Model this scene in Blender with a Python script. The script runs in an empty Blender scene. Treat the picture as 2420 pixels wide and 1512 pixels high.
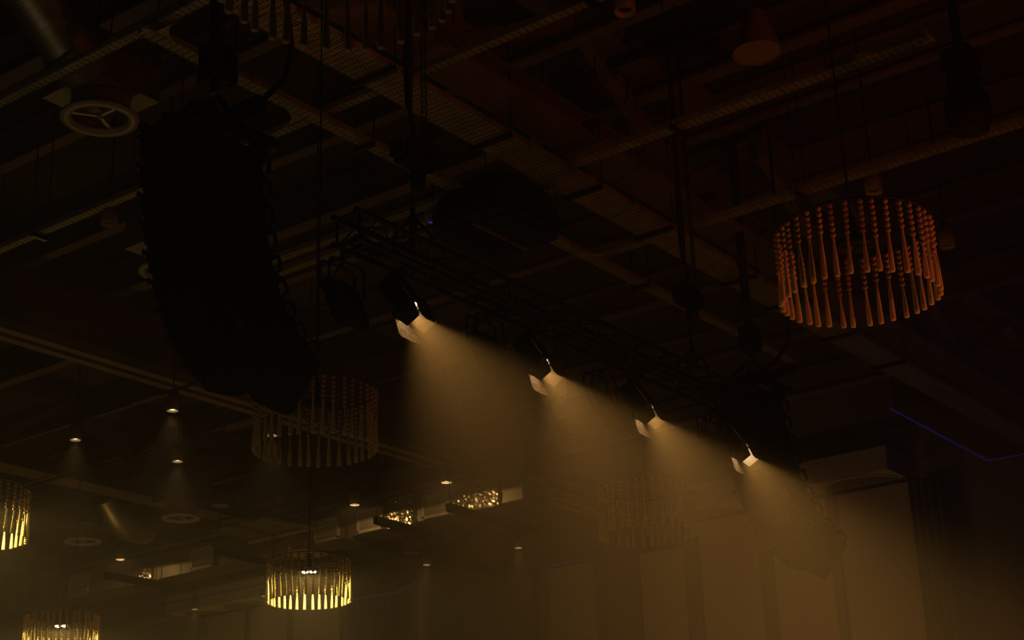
import bpy, math, random
from mathutils import Vector, Matrix
random.seed(7)
SC = bpy.context.scene
COL = SC.collection
PI = math.pi

# ------------------------------------------------------------------ camera, world, exposure, stage washes, added fills
CAM_R = Vector((0.60336393, -0.79672728, -0.03431642))
CAM_U = Vector((-0.26033982, -0.23746521, 0.93585974))
CAM_F = Vector((0.75377394, 0.55573008, 0.35069777))
cd = bpy.data.cameras.new('camera'); cam = bpy.data.objects.new('camera', cd); COL.objects.link(cam)
cd.sensor_width = 36.0; cd.lens = 3823.0 / 2420.0 * 36.0; cd.clip_end = 200
cam.matrix_world = Matrix(((CAM_R.x, CAM_U.x, -CAM_F.x, 0), (CAM_R.y, CAM_U.y, -CAM_F.y, 0), (CAM_R.z, CAM_U.z, -CAM_F.z, 1.6), (0, 0, 0, 1)))
cd.dof.use_dof = True; cd.dof.focus_distance = 14.0; cd.dof.aperture_fstop = 3.5
SC.camera = cam
w = bpy.data.worlds.new('world'); SC.world = w; w.use_nodes = True
w.node_tree.nodes['Background'].inputs[0].default_value = (1.0, 0.72, 0.42, 1)
w.node_tree.nodes['Background'].inputs[1].default_value = 0.0022
vs = SC.view_settings
vs.view_transform = 'Standard'; vs.look = 'None'; vs.gamma = 1.0; vs.use_curve_mapping = False; vs.exposure = 0.0
SC.cycles.max_bounces = 5; SC.cycles.diffuse_bounces = 2; SC.cycles.glossy_bounces = 2; SC.cycles.volume_bounces = 0
SC.cycles.transparent_max_bounces = 4; SC.cycles.sample_clamp_indirect = 2.0
SC.cycles.use_denoising = True

WARM = (1.0, 0.60, 0.22)
def light(name, kind, loc, energy, color, direction=None, size=0.1, angle=None, blend=0.3, parent=None):
    d = bpy.data.lights.new(name, kind); d.energy = energy; d.color = color
    d.shadow_soft_size = size
    if kind == 'SPOT':
        d.spot_size = math.radians(angle); d.spot_blend = blend
    o = bpy.data.objects.new(name, d); COL.objects.link(o); o.location = loc
    if direction is not None:
        o.rotation_euler = Vector(direction).to_track_quat('-Z', 'Y').to_euler()
    if parent: o.parent = parent
    return o
# red and blue stage washes, out of the picture; the amber fills are added
light('red_stage_wash', 'SPOT', (9.0, -3.0, 2.2), 330, (1.0, 0.13, 0.03), (0.36, 0.9, 0.72), 0.15, 52, 0.8)
light('red_side_wash', 'SPOT', (15.0, -1.0, 1.2), 620, (1.0, 0.20, 0.07), (-4.07, 5.73, 5.1), 0.1, 11, 0.5)
light('blue_stage_wash', 'SPOT', (22.0, -1.0, 2.0), 110, (0.16, 0.07, 1.0), (0.35, 1.0, 0.75), 0.15, 70, 0.8)
light('amber_fill_back', 'POINT', (18.0, 24.0, 1.4), 135, (1.0, 0.56, 0.15), None, 0.6)  # unseen fill added as floor bounce beyond the partition track
light('amber_fill_front', 'POINT', (4.5, 12.5, 0.9), 38, (1.0, 0.72, 0.44), None, 0.5)  # unseen fill added to lift the dark tones and light the trays
light('amber_wall_fill_a', 'SPOT', (28.0, 16.0, 2.0), 120, (1.0, 0.46, 0.10), (0.5, 0.0, 0.9), 0.2, 120, 1.0)  # unseen fill added to brighten the far wall panels
light('amber_wall_fill_b', 'SPOT', (28.0, 31.0, 2.0), 180, (1.0, 0.52, 0.11), (0.5, 0.0, 0.9), 0.2, 100, 1.0)  # second added fill, for the panels by the glowing chandelier

# ------------------------------------------------------------------ materials
def mat(name, col, rough=0.6, metal=0.0, bump=0.0, bscale=20, var=0.25, vscale=4.0, spec=0.4, emit=None, estr=0.0):
    m = bpy.data.materials.new(name); m.use_nodes = True
    nt = m.node_tree; b = nt.nodes['Principled BSDF']
    b.inputs['Roughness'].default_value = rough; b.inputs['Metallic'].default_value = metal
    b.inputs['Specular IOR Level'].default_value = spec
    tc = nt.nodes.new('ShaderNodeTexCoord')
    n = nt.nodes.new('ShaderNodeTexNoise'); n.inputs['Scale'].default_value = vscale; n.inputs['Detail'].default_value = 4
    nt.links.new(tc.outputs['Object'], n.inputs['Vector'])
    r = nt.nodes.new('ShaderNodeValToRGB')
    r.color_ramp.elements[0].position = 0.3; r.color_ramp.elements[1].position = 0.7
    r.color_ramp.elements[0].color = tuple(c * (1 - var) for c in col) + (1,)
    r.color_ramp.elements[1].color = tuple(min(1, c * (1 + var)) for c in col) + (1,)
    nt.links.new(n.outputs['Fac'], r.inputs['Fac']); nt.links.new(r.outputs['Color'], b.inputs['Base Color'])
    if bump:
        n2 = nt.nodes.new('ShaderNodeTexNoise'); n2.inputs['Scale'].default_value = bscale; n2.inputs['Detail'].default_value = 5
        nt.links.new(tc.outputs['Object'], n2.inputs['Vector'])
        bp = nt.nodes.new('ShaderNodeBump'); bp.inputs['Strength'].default_value = bump
        nt.links.new(n2.outputs['Fac'], bp.inputs['Height']); nt.links.new(bp.outputs['Normal'], b.inputs['Normal'])
    if emit:
        b.inputs['Emission Color'].default_value = tuple(emit) + (1,); b.inputs['Emission Strength'].default_value = estr
        m.cycles.emission_sampling = 'NONE'
    return m
M = dict(
    deck=mat('ceiling_paint', (0.060, 0.046, 0.032), 0.9, var=0.2, vscale=0.7),
    steel=mat('painted_steel', (0.17, 0.125, 0.085), 0.7, var=0.15, vscale=1.5),
    header=mat('header_board', (0.13, 0.085, 0.06), 0.9, var=0.1, vscale=0.5),
    track=mat('track_aluminium', (0.26, 0.20, 0.12), 0.5, var=0.1),
    black=mat('black_paint', (0.008, 0.0075, 0.0075), 0.65, var=0.3, spec=0.25),
    blackmetal=mat('black_metal', (0.008, 0.0075, 0.0075), 0.4, var=0.3, spec=0.4),
    cabinet=mat('black_textured_paint', (0.009, 0.009, 0.011), 0.85, bump=0.15, bscale=120, spec=0.15),
    galv=mat('galvanised_steel', (0.36, 0.35, 0.19), 0.55, 0.2, var=0.25, vscale=6),
    bead=mat('wood_bead', (0.50, 0.33, 0.17), 0.55, var=0.3, vscale=9),
    cotton=mat('cotton_tassel', (0.86, 0.76, 0.40), 0.95, bump=0.4, bscale=90, var=0.12, vscale=30),
    string=mat('string', (0.3, 0.24, 0.15), 0.9),
    panel=mat('fabric_wall_panel', (0.50, 0.40, 0.27), 0.9, bump=0.05, bscale=150, var=0.05, vscale=0.8),
    strip=mat('dark_wall_strip', (0.16, 0.13, 0.10), 0.7, var=0.1),
    wall=mat('wall_paint', (0.24, 0.19, 0.14), 0.9, var=0.08, vscale=0.6),
    pale=mat('pale_paint', (0.52, 0.43, 0.32), 0.7, var=0.08),
    curtain=mat('curtain_cloth', (0.10, 0.085, 0.07), 0.95, var=0.15, vscale=5),
    carpet=mat('carpet', (0.075, 0.05, 0.035), 1.0, bump=0.3, bscale=60, var=0.4, vscale=1.5),
    foil=mat('crumpled_foil', (0.62, 0.54, 0.40), 0.28, 0.95, bump=1.0, bscale=16, var=0.2),
    duct=mat('duct_sheet', (0.22, 0.18, 0.125), 0.5, 0.3, var=0.15, vscale=2),
    flex=mat('flexible_duct_foil', (0.55, 0.48, 0.33), 0.48, 0.9, bump=0.7, bscale=22, var=0.2),
    white=mat('white_enamel', (0.48, 0.42, 0.32), 0.4, var=0.05),
    can=mat('downlight_can', (0.30, 0.24, 0.18), 0.5, var=0.1),
    door=mat('barn_door_paint', (0.085, 0.07, 0.052), 0.45, bump=0.5, bscale=30, var=0.6, vscale=18, spec=0.5),
    glare_leaf=mat('glare_white_leaf', (0.85, 0.84, 0.80), 0.5, var=0.05),  # lamp reflection on one leaf painted in as a near-white base colour
    lit_leaf=mat('lit_leaf_paint', (0.34, 0.27, 0.19), 0.5, bump=0.5, bscale=40, var=0.6, vscale=30),  # paler, mottled door paint: lamp light on this leaf put into the colour
    lens=mat('lit_lens', (0.9, 0.8, 0.6), 0.2, emit=(1.0, 0.80, 0.48), estr=9.0),
    lamp=mat('lit_downlight', (0.9, 0.8, 0.6), 0.3, emit=(1.0, 0.72, 0.38), estr=3.5),
    bulb=mat('lit_bulb', (0.9, 0.85, 0.6), 0.3, emit=(1.0, 0.86, 0.42), estr=6.0),
    violet=mat('violet_light_strip', (0.12, 0.09, 0.2), 0.4, emit=(0.30, 0.16, 0.9), estr=0.012),
    blue=mat('blue_light_strip', (0.1, 0.08, 0.3), 0.4, emit=(0.18, 0.12, 1.0), estr=0.03),
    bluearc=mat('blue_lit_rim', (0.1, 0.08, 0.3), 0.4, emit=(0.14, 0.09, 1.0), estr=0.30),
    glow=mat('dark_glass', (0.03, 0.03, 0.035), 0.15),
    rubber=mat('cable_rubber', (0.014, 0.013, 0.013), 0.7),
)

nt = M['cotton'].node_tree; pb = nt.nodes['Principled BSDF']
tl = nt.nodes.new('ShaderNodeBsdfTranslucent'); mx = nt.nodes.new('ShaderNodeMixShader'); mx.inputs[0].default_value = 0.12
nt.links.new(pb.inputs['Base Color'].links[0].from_socket, tl.inputs['Color'])
nt.links.new(pb.outputs[0], mx.inputs[1]); nt.links.new(tl.outputs[0], mx.inputs[2]); nt.links.new(mx.outputs[0], nt.nodes['Material Output'].inputs['Surface'])

# ------------------------------------------------------------------ mesh builder
class MB:
    def __init__(s): s.v = []; s.f = []; s.sm = []
    def add(s, vs, fs, smooth=False):
        b = len(s.v); s.v += [tuple(v) for v in vs]
        s.f += [tuple(b + i for i in f) for f in fs]; s.sm += [smooth] * len(fs); return s
    def box(s, c, d, R=None):
        c = Vector(c); h = Vector(d) / 2
        vs = [Vector((x * h.x, y * h.y, z * h.z)) for x in (-1, 1) for y in (-1, 1) for z in (-1, 1)]
        if R is not None: vs = [R @ v for v in vs]
        return s.add([c + v for v in vs], [(0, 1, 3, 2), (4, 6, 7, 5), (0, 4, 5, 1), (2, 3, 7, 6), (0, 2, 6, 4), (1, 5, 7, 3)])
    def bar(s, a, b, wd, ht, up=(0, 0, 1)):
        a = Vector(a); b = Vector(b); z = (b - a).normalized(); u = Vector(up)
        if abs(z.dot(u)) > 0.98: u = Vector((0, 1, 0))
        x = z.cross(u).normalized(); y = x.cross(z)
        R = Matrix((x, z, y)).transposed()
        return s.box((a + b) / 2, (wd, (b - a).length, ht), R)
    def tube(s, pts, r, n=8, closed=False, caps=True):
        pts = [Vector(p) for p in pts]; rings = []; m = len(pts); prev = None
        for i, p in enumerate(pts):
            t = (pts[(i + 1) % m] - pts[i - 1]) if closed else (pts[min(i + 1, m - 1)] - pts[max(i - 1, 0)])
            t.normalize()
            if prev is None:
                u = Vector((0, 0, 1)) if abs(t.z) < 0.9 else Vector((1, 0, 0))
                x = t.cross(u).normalized()
            else:
                x = (prev - t * prev.dot(t)).normalized()
            prev = x; y = t.cross(x)
            rr = r[i] if isinstance(r, (list, tuple)) else r
            rings.append([p + (x * math.cos(2 * PI * k / n) + y * math.sin(2 * PI * k / n)) * rr for k in range(n)])
        vs = [v for ri in rings for v in ri]; fs = []
        for i in range(m if closed else m - 1):
            a = i * n; b = ((i + 1) % m) * n
            fs += [(a + k, a + (k + 1) % n, b + (k + 1) % n, b + k) for k in range(n)]
        s.add(vs, fs, True)
        if caps and not closed:
            s.add(rings[0], [tuple(range(n))[::-1]]); s.add(rings[-1], [tuple(range(n))])
        return s
    def lathe(s, prof, c=(0, 0, 0), n=20, smooth=True):
        c = Vector(c); vs = []; fs = []
        for r, z in prof:
            vs += [c + Vector((r * math.cos(2 * PI * k / n), r * math.sin(2 * PI * k / n), z)) for k in range(n)]
        for i in range(len(prof) - 1):
            a, b = i * n, (i + 1) * n
            fs += [(a + k, a + (k + 1) % n, b + (k + 1) % n, b + k) for k in range(n)]
        return s.add(vs, fs, smooth)
    def sphere(s, c, r, n=8, m=6, sz=1.0):
        return s.lathe([(max(1e-4, r * math.sin(PI * i / m)), -r * sz * math.cos(PI * i / m)) for i in range(m + 1)], c, n)
    def prism(s, poly, depth_vec, smooth=False):
        k = len(poly); d = Vector(depth_vec); p = [Vector(q) for q in poly]
        s.add(p + [q + d for q in p], [tuple(range(k))[::-1], tuple(range(k, 2 * k))] + [(i, (i + 1) % k, k + (i + 1) % k, k + i) for i in range(k)])
        return s
    def build(s, name, m, parent=None, loc=None):
        me = bpy.data.meshes.new(name); me.from_pydata(s.v, [], s.f); me.polygons.foreach_set('use_smooth', s.sm)
        me.materials.append(M[m] if isinstance(m, str) else m); me.update()
        o = bpy.data.objects.new(name, me); COL.objects.link(o)
        if parent: o.parent = parent
        if loc: o.location = loc
        return o
def inst(o, parent=None, loc=None, rot=None, mat4=None):
    c = o.copy(); COL.objects.link(c); c.parent = parent
    if loc is not None: c.location = loc
    if rot is not None: c.rotation_euler = rot
    if mat4 is not None: c.matrix_local = mat4
    return c
def thing(name, label, cat, loc=(0, 0, 0), group=None, R=None):
    o = bpy.data.objects.new(name, None); COL.objects.link(o); o.empty_display_size = 0.1
    if R is not None: o.matrix_world = Matrix.Translation(loc) @ R.to_4x4()
    else: o.location = loc
    o['label'] = label; o['category'] = cat
    if group: o['group'] = group
    return o
def tag(o, label, cat, group=None):
    o['label'] = label; o['category'] = cat
    if group: o['group'] = group
    return o
def struct(o, label=None):
    o['kind'] = 'structure'
    if label: o['label'] = label
    return o
def dup(root, loc, label, R=None):
    r = root.copy(); COL.objects.link(r); r.location = loc; r['label'] = label
    for ch in list(root.children):
        if ch.type == 'LIGHT': continue
        c = ch.copy(); COL.objects.link(c); c.parent = r
        for g in ch.children:
            d = g.copy(); COL.objects.link(d); d.parent = c
    return r

# ------------------------------------------------------------------ the hall: floor, deck, far wall, header
DECK = 11.15
WX = 31.0
struct(MB().box((11.5, 15, -0.1), (42, 60, 0.2)).build('floor', 'carpet'), 'dark carpeted hall floor')
ceil = struct(MB().box((11.5, 15, DECK + 0.1), (42, 60, 0.2)).build('ceiling', 'deck'), 'dark painted roof deck over the hall')
wall = struct(MB().box((WX + 0.35, 15, DECK / 2), (0.3, 60, DECK)).build('wall_far', 'wall'), 'far wall with tall fabric panels')
struct(MB().box((11.5, 44.9, DECK / 2), (42, 0.2, DECK)).build('wall_left', 'wall'))
# tall fabric panels of the far wall, dark strips between
def wall_panels(ys, z1):
    for y0, y1 in ys:
        MB().box((WX + 0.1, (y0 + y1) / 2, z1 / 2 + 0.1), (0.2, y1 - y0, z1 - 0.2)).build('panel', 'panel', wall)
wall_panels([(12.86, 14.50), (14.72, 16.10), (16.42, 17.90)], 9.92)
wall_panels([(28.75, 30.42), (30.60, 32.05), (32.20, 33.75)], 9.95)
wall_panels([(18.30, 19.48)], 9.45)
for y, zt, wd in ((14.61, 9.92, 0.2), (16.26, 9.92, 0.3), (18.10, 9.46, 0.36), (30.51, 9.95, 0.17), (32.12, 9.95, 0.14), (33.95, 9.95, 0.34), (28.55, 9.95, 0.3)):
    MB().box((WX + 0.06, y, zt / 2), (0.28, wd, zt)).build('dark_strip', 'strip', wall)
# framed niche with a pale header between the two panel groups
MB().box((WX + 0.12, 21.4, 4.75), (0.16, 1.42, 9.5)).build('niche_panel', 'pale', wall)
fr = MB()
for yy in (20.66, 22.14): fr.box((WX + 0.08, yy, 4.8), (0.24, 0.10, 9.6))
fr.box((WX + 0.08, 21.4, 9.62), (0.26, 1.58, 0.1)); fr.build('niche_frame', 'wall', wall)
MB().box((WX - 0.06, 21.4, 9.55), (0.04, 1.40, 0.025)).build('light_strip', 'violet', wall)
MB().box((WX + 0.1, 24.0, 4.8), (0.2, 2.9, 9.6)).build('recess_panel', 'strip', wall)
MB().lathe([(0.13, 0), (0.13, 10.0)], (WX - 0.2, 25.75, 0), 16).build('round_post', 'pale', wall)
st = MB(); st.bar((WX - 0.3, 28.4, 9.62), (WX - 0.3, 26.6, 9.55), 0.03, 0.03); st.bar((WX - 0.3, 26.6, 9.55), (WX - 0.3, 25.9, 9.72), 0.03, 0.03)
st.build('light_strip', 'violet', wall)
# pleated curtains beside the panels
def curtain(y0, y1, z1, label):
    n = int((y1 - y0) / 0.03); poly = []
    for i in range(n + 1):
        y = y0 + (y1 - y0) * i / n
        poly.append((WX - 0.10 + 0.06 * math.sin(i * 1.15) + 0.015 * math.sin(i * 0.4), y, 0.02))
    vs = poly + [(x, y, z1) for x, y, z in poly]
    k = n + 1
    o = MB().add(vs, [(i, i + 1, k + i + 1, k + i) for i in range(n)], True).build('curtain', 'curtain')
    return tag(o, label, 'curtain', 'pleated curtains on the far wall')
curtain(12.05, 12.80, 9.9, 'dark pleated curtain at the stage end of the far wall panels')
curtain(26.9, 28.4, 9.9, 'dark pleated curtain behind the glowing chandelier, beside the round post')
# cornice with carved leaf shapes above the panels
def cornice(y0, y1, label):
    o = struct(MB().box((WX - 0.35, (y0 + y1) / 2, 10.28), (1.0, y1 - y0, 0.5)).build('trim_1', 'pale'), label)
    n = max(1, round((y1 - y0) / 1.75)); L = (y1 - y0) / n
    for i in range(n):
        a = y0 + L * i + 0.1; b = a + L - 0.2
        pts = []
        for k in range(13):
            t = k / 12; pts.append((WX - 0.12 - 0.62 * math.sin(PI * t) ** 0.8, a + (b - a) * t, 10.025))
        MB().prism(pts, (0, 0, -0.03)).build('leaf_inlay', 'strip', o)
        for off in (0.06, 0.15):
            MB().tube([(max(WX - 0.84, p[0] - off), p[1], 10.015) for p in pts], 0.018, 5).build('curved_rib', 'pale', o)
    return o
cornice(12.9, 14.75, 'pale carved cornice over the stage end panels')
cornice(14.75, 18.25, 'pale carved cornice behind the spotlight beams')
cornice(28.3, 34.5, 'pale carved cornice over the panels by the glowing chandelier')
struct(MB().box((WX - 0.1, 36.5, 10.4), (0.5, 4.0, 0.6)).build('trim_2', 'wall'))
# header wall with the sliding partition track
hd = struct(MB().box((15.0, 18.5, 10.45), (31.9, 0.5, 1.38)).build('partition_header', 'header'), 'plain dark header wall above the partition track')
tr = MB()
tr.box((15, 18.33, 9.72), (31.9, 0.16, 0.1)); tr.box((15, 18.62, 9.72), (31.9, 0.16, 0.1)); tr.box((15, 18.48, 9.79), (31.9, 0.5, 0.06))
t = struct(tr.build('trim_3', 'track'), 'pale double rail of the sliding partition with a dark slot')
MB().box((15, 18.475, 9.745), (31.9, 0.11, 0.02)).build('slot', 'black', t)

# ------------------------------------------------------------------ roof steel
def ibeam(a, b, wd, ht, name='ceiling_beam', m='steel', label=None):
    a = Vector(a); b = Vector(b); mb = MB()
    up = Vector((0, 0, 1))
    mb.bar(a + up * 0.02, b + up * 0.02, wd, 0.04); mb.bar(a + up * (ht - 0.02), b + up * (ht - 0.02), wd, 0.04); mb.bar(a + up * ht / 2, b + up * ht / 2, 0.03, ht - 0.08)
    return struct(mb.build(name, m), label)
for i, (x, wd, y0, y1) in enumerate(((8.1, 0.16, -6, 18.2), (9.48, 0.20, -6, 18.2), (10.83, 0.16, -6, 18.2), (12.94, 0.17, -6, 18.2), (14.55, 0.22, -6, 18.2), (15.85, 0.16, -6, 18.2), (17.9, 0.16, -6, 18.2), (20.35, 0.22, -6, 18.2),
                       (23.2, 0.18, -6, 18.2), (26.2, 0.22, -6, 18.2), (15.97, 0.2, 18.8, 44), (18.2, 0.14, 18.8, 44), (20.38, 0.26, 18.8, 44), (23.0, 0.16, 18.8, 44), (26.2, 0.24, 18.8, 44), (28.6, 0.16, 18.8, 44))):
    ibeam((x, y0, 10.6), (x, y1, 10.6), wd, 0.5)
def roof_truss(y, x0, x1, first, step, name, label):
    o = bpy.data.objects.new(name, None); COL.objects.link(o); struct(o, label)
    mb = MB(); mb.bar((x0, y, 9.42), (x1, y, 9.42), 0.5, 0.04); mb.bar((x0, y, 9.56), (x1, y, 9.56), 0.05, 0.26); mb.bar((x0, y, 9.70), (x1, y, 9.70), 0.34, 0.03)
    mb.build('bottom_chord', 'steel', o)
    MB().bar((x0, y, 11.0), (x1, y, 11.0), 0.4, 0.2).build('top_chord', 'steel', o)
    x = first; k = 0; vert = dia = dib = None
    while x < x1:
        a = (x, y, 9.7); b = (x + step / 2, y, 10.95); c = (x + step, y, 9.7)
        MB().bar(a, b, 0.16, 0.16, (0, 1, 0)).build('diagonal', 'steel', o)
        MB().bar(b, c, 0.16, 0.16, (0, 1, 0)).build('diagonal', 'steel', o)
        MB().bar((x, y, 9.7), (x, y, 10.95), 0.14, 0.14, (0, 1, 0)).build('upright', 'steel', o)
        MB().box((x, y - 0.03, 9.86), (0.5, 0.02, 0.3)).build('gusset', 'steel', o)
        x += step
    return o
roof_truss(8.62, -6, 30.8, -6.1, 4.25, 'roof_truss', 'steel roof truss running above the wide cable tray, tinted red')
roof_truss(23.4, -6, 30.8, -5.0, 4.2, 'roof_truss', 'steel roof truss beyond the partition header')

# ------------------------------------------------------------------ perforated cable trays
def perf(mb, x0, x1, y0, y1, z, rows, pitch, along):
    # strip [x0,x1] along, [y0,y1] across, slots left open
    L = x1 - x0; n = int(L / pitch); W = y1 - y0; ys = [y0]; rw = W / rows
    for r in range(rows): ys += [y0 + rw * (r + 0.34), y0 + rw * (r + 0.72)]
    ys.append(y1)
    V = []; Fc = []
    xs = []
    for i in range(n): xs += [x0 + pitch * i, x0 + pitch * (i + 0.38)]
    xs.append(x1)
    ny = len(ys)
    for x in xs:
        for y in ys: V.append((x, y, z) if along == 'x' else (y, x, z))
    for i in range(len(xs) - 1):
        for j in range(ny - 1):
            if i % 2 == 1 and j % 2 == 1: continue
            a = i * ny + j; Fc.append((a, a + 1, a + ny + 1, a + ny))
    mb.add(V, Fc)
def tray(label, along, a0, a1, b0, b1, z, rows, pitch=0.075, hang=(), rail=0.06):
    t = thing('cable_tray', label, 'cable tray', (0, 0, 0), 'perforated cable trays under the roof')
    mb = MB(); perf(mb, a0, a1, b0, b1, z, rows, pitch, along)
    bed = mb.build('perforated_bed', 'galv', t)
    for b in (b0, b1):
        q = MB()
        if along == 'x': q.box(((a0 + a1) / 2, b, z + rail / 2), (a1 - a0, 0.006, rail))
        else: q.box((b, (a0 + a1) / 2, z + rail / 2), (0.006, a1 - a0, rail))
        q.build('side_rail', 'galv', t)
    for h in hang:
        e = 0.05
        A = (h, b0 - e, z - 0.03) if along == 'x' else (b0 - e, h, z - 0.03)
        B = (h, b1 + e, z - 0.03) if along == 'x' else (b1 + e, h, z - 0.03)
        MB().bar(A, B, 0.05, 0.045).build('support_strut', 'blackmetal', t)
        for P in (A, B):
            MB().tube([(P[0], P[1], z - 0.05), (P[0], P[1], DECK if along == 'y' else 10.58)], 0.008, 6).build('hanger_rod', 'blackmetal', t)
    return t
def fillet(t, cx, cy, z, r, sx, sy):
    # curved corner plate where two trays meet: corner at (cx,cy), opening towards (sx,sy)
    pts = [(cx, cy, z)]
    for k in range(9):
        a = PI / 2 * k / 8
        pts.append((cx + sx * r * (1 - math.sin(a)), cy + sy * r * (1 - math.cos(a)), z))
    MB().prism(pts, (0, 0, 0.005)).build('corner_plate', 'galv', t)
main = tray('widest perforated cable tray, running beneath the red roof truss', 'x', 6.2, 27.0, 8.56, 8.98, 9.0, 11, 0.075, (9.89, 11.65, 13.25, 14.70, 16.65, 17.8, 19.4, 21.0))
tr2 = tray('narrow perforated cable tray parallel to the wide one, behind the nearer speaker column', 'x', 8.02, 20.0, 9.72, 9.86, 9.0, 4, 0.075, (9.0, 10.9, 13.9, 16.0))
fillet(tr2, 8.1, 9.72, 9.0, 0.28, 1, -1); fillet(tr2, 10.1, 9.86, 9.0, 0.3, -1, 1); fillet(tr2, 12.4, 9.72, 9.0, 0.3, -1, -1); fillet(tr2, 14.9, 9.72, 9.0, 0.3, -1, -1)
tray('narrow cross tray beside the foil duct, nearest of the cross trays', 'y', 8.31, 18.20, 8.088, 8.189, 9.1, 3, 0.075, (12.67,))
tray('narrow cross tray passing behind the nearer speaker column', 'y', 4.05, 18.20, 10.257, 10.358, 9.1, 3, 0.075, (11.76, 14.19, 6.59,))
tray('paired cross tray just above the end of the lighting truss', 'y', 9.99, 14.70, 12.568, 12.689, 9.1, 3, 0.075, (13.07,))
tray('second of the paired cross trays above the truss end, on its far side', 'y', 9.99, 14.70, 12.892, 13.014, 9.1, 3, 0.075, ())
tray('cross tray on the stage side of the wide cable tray, level with the ceiling unit', 'y', 4.56, 8.61, 12.770, 12.922, 9.1, 4, 0.075, (7.30,))
tray('last cross tray, meeting the wide tray by the far chain hoist', 'y', 3.55, 9.85, 15.051, 15.182, 9.1, 4, 0.075, (7.09,))

# ------------------------------------------------------------------ round diffusers, foil ducts, duct run
def diffuser(loc, r, neck, label, plenum):
    t = thing('air_diffuser', label, 'air diffuser', loc, 'round ceiling air diffusers')
    MB().lathe([(r * 0.72, 0.05), (r * 0.76, 0.0), (r, 0.012), (r * 1.0, 0.03), (r * 0.8, 0.06), (r * 0.74, neck)], n=32).build('flange', 'white', t)
    MB().lathe([(r * 0.74, 0.03), (r * 0.74, neck), (0.001, neck)], n=32).build('neck', 'duct', t)
    b = MB()
    for k in range(3):
        a = 2 * PI * k / 3 + 0.5
        b.bar((0, 0, 0.05), (r * 0.72 * math.cos(a), r * 0.72 * math.sin(a), 0.05), 0.035, 0.02)
    b.sphere((0, 0, 0.05), 0.035); b.build('spokes', 'white', t)
    MB().lathe([(0.001, 0.10), (r * 0.30, 0.11), (r * 0.55, 0.16)], n=24).build('cone', 'duct', t)
    if plenum:
        MB().box((0, 0, neck + plenum / 2), (r * 2.1, r * 2.1, plenum)).build('plenum_box', 'duct', t)
        for sx in (-1, 1):
            for sy in (-1, 1): MB().tube([(sx * r * 0.95, sy * r * 0.95, neck + plenum - 0.02), (sx * r * 0.95, sy * r * 0.95, DECK - loc[2] + 0.01)], 0.008, 5).build('hanger_rod', 'blackmetal', t)
    return t
diffuser((8.85, 11.37, 9.0), 0.375, 0.22, 'round air diffuser with a three-spoke centre, below the corrugated foil duct', 0.5)
diffuser((11.95, 13.9, 9.05), 0.35, 0.3, 'round air diffuser half hidden by the edge of the nearer speaker column', 0.4)
diffuser((20.22, 22.83, 9.0), 0.37, 0.3, 'pale round air diffuser beside the elbow duct, beyond the partition track', 0.5)
diffuser((20.16, 25.62, 9.0), 0.37, 0.3, 'pale round air diffuser beside the sagging foil duct, lower than the other', 0.5)
# corrugated flexible duct
t = thing('flexible_duct', 'corrugated foil duct curving in above the round diffuser, lit red along its top', 'duct')
pts = []; rr = []
P0, P1, P2, P3 = Vector((6.9, 11.0, 10.35)), Vector((7.5, 10.95, 10.0)), Vector((8.05, 11.1, 9.65)), Vector((8.48, 11.2, 9.44))
N = 110
for i in range(N + 1):
    s = i / N; pts.append(P0 * (1 - s) ** 3 + P1 * 3 * s * (1 - s) ** 2 + P2 * 3 * s * s * (1 - s) + P3 * s ** 3)
    rr.append(0.29 + (0.016 if i % 2 else -0.016) + random.uniform(-0.005, 0.005))
MB().tube(pts, rr, 24).build('corrugated_hose', 'flex', t)
MB().tube([P3 - (P3 - P2).normalized() * 0.06, P3 + (P3 - P2).normalized() * 0.08], 0.305, 24).build('clamp_collar', 'duct', t)
# the long rectangular duct run with grilles and foil-wrapped sections
t = thing('air_duct', 'long rectangular duct with supply grilles and foil wrapped joints, beyond the partition track', 'duct')
MB().box((22.85, 23.85, 8.92), (0.7, 14.7, 0.5)).build('sheet_body', 'duct', t)
for y0, y1 in ((17.0, 18.1), (19.0, 19.6), (21.8, 22.5), (26.2, 27.0), (30.0, 31.1)):
    q = MB(); q.box((22.84, (y0 + y1) / 2, 8.92), (0.78, y1 - y0, 0.58))
    ny, nz = max(8, int((y1 - y0) / 0.035)), 16; V = []
    for a in range(ny + 1):
        for b in range(nz + 1):
            V.append((22.435 + random.uniform(-0.014, 0.010), y0 + (y1 - y0) * a / ny + random.uniform(-0.01, 0.01), 8.635 + 0.57 * b / nz + random.uniform(-0.01, 0.01)))
    F2 = []
    for a in range(ny):
        for b in range(nz):
            p = a * (nz + 1) + b; F2 += [(p, p + 1, p + nz + 2), (p, p + nz + 2, p + nz + 1)]
    q.add(V, F2); q.build('foil_wrap', 'foil', t)
for y in (18.45, 20.07, 21.2, 24.68, 28.6):
    g = MB(); x = 22.47
    for dy in (-0.3, 0.3): g.box((x, y + dy, 8.90), (0.05, 0.05, 0.42))
    for dz in (-0.2, 0.2): g.box((x, y, 8.90 + dz), (0.05, 0.65, 0.05))
    fr = g.build('grille_frame', 'white', t)
    for k in range(8):
        R = Matrix.Rotation(0.7, 3, 'Y')
        MB().box((22.48, y, 8.74 + 0.045 * k), (0.05, 0.55, 0.008), R).build('louvre', 'white', fr)
for y in (17.7, 20.6, 23.5, 26.0, 29.2):
    MB().bar((22.45, y, 8.64), (23.25, y, 8.64), 0.04, 0.04).build('support_strut', 'duct', t)
    for x in (22.40, 23.28): MB().tube([(x, y, 8.62), (x, y, DECK)], 0.008, 5).build('hanger_rod', 'blackmetal', t)
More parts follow.
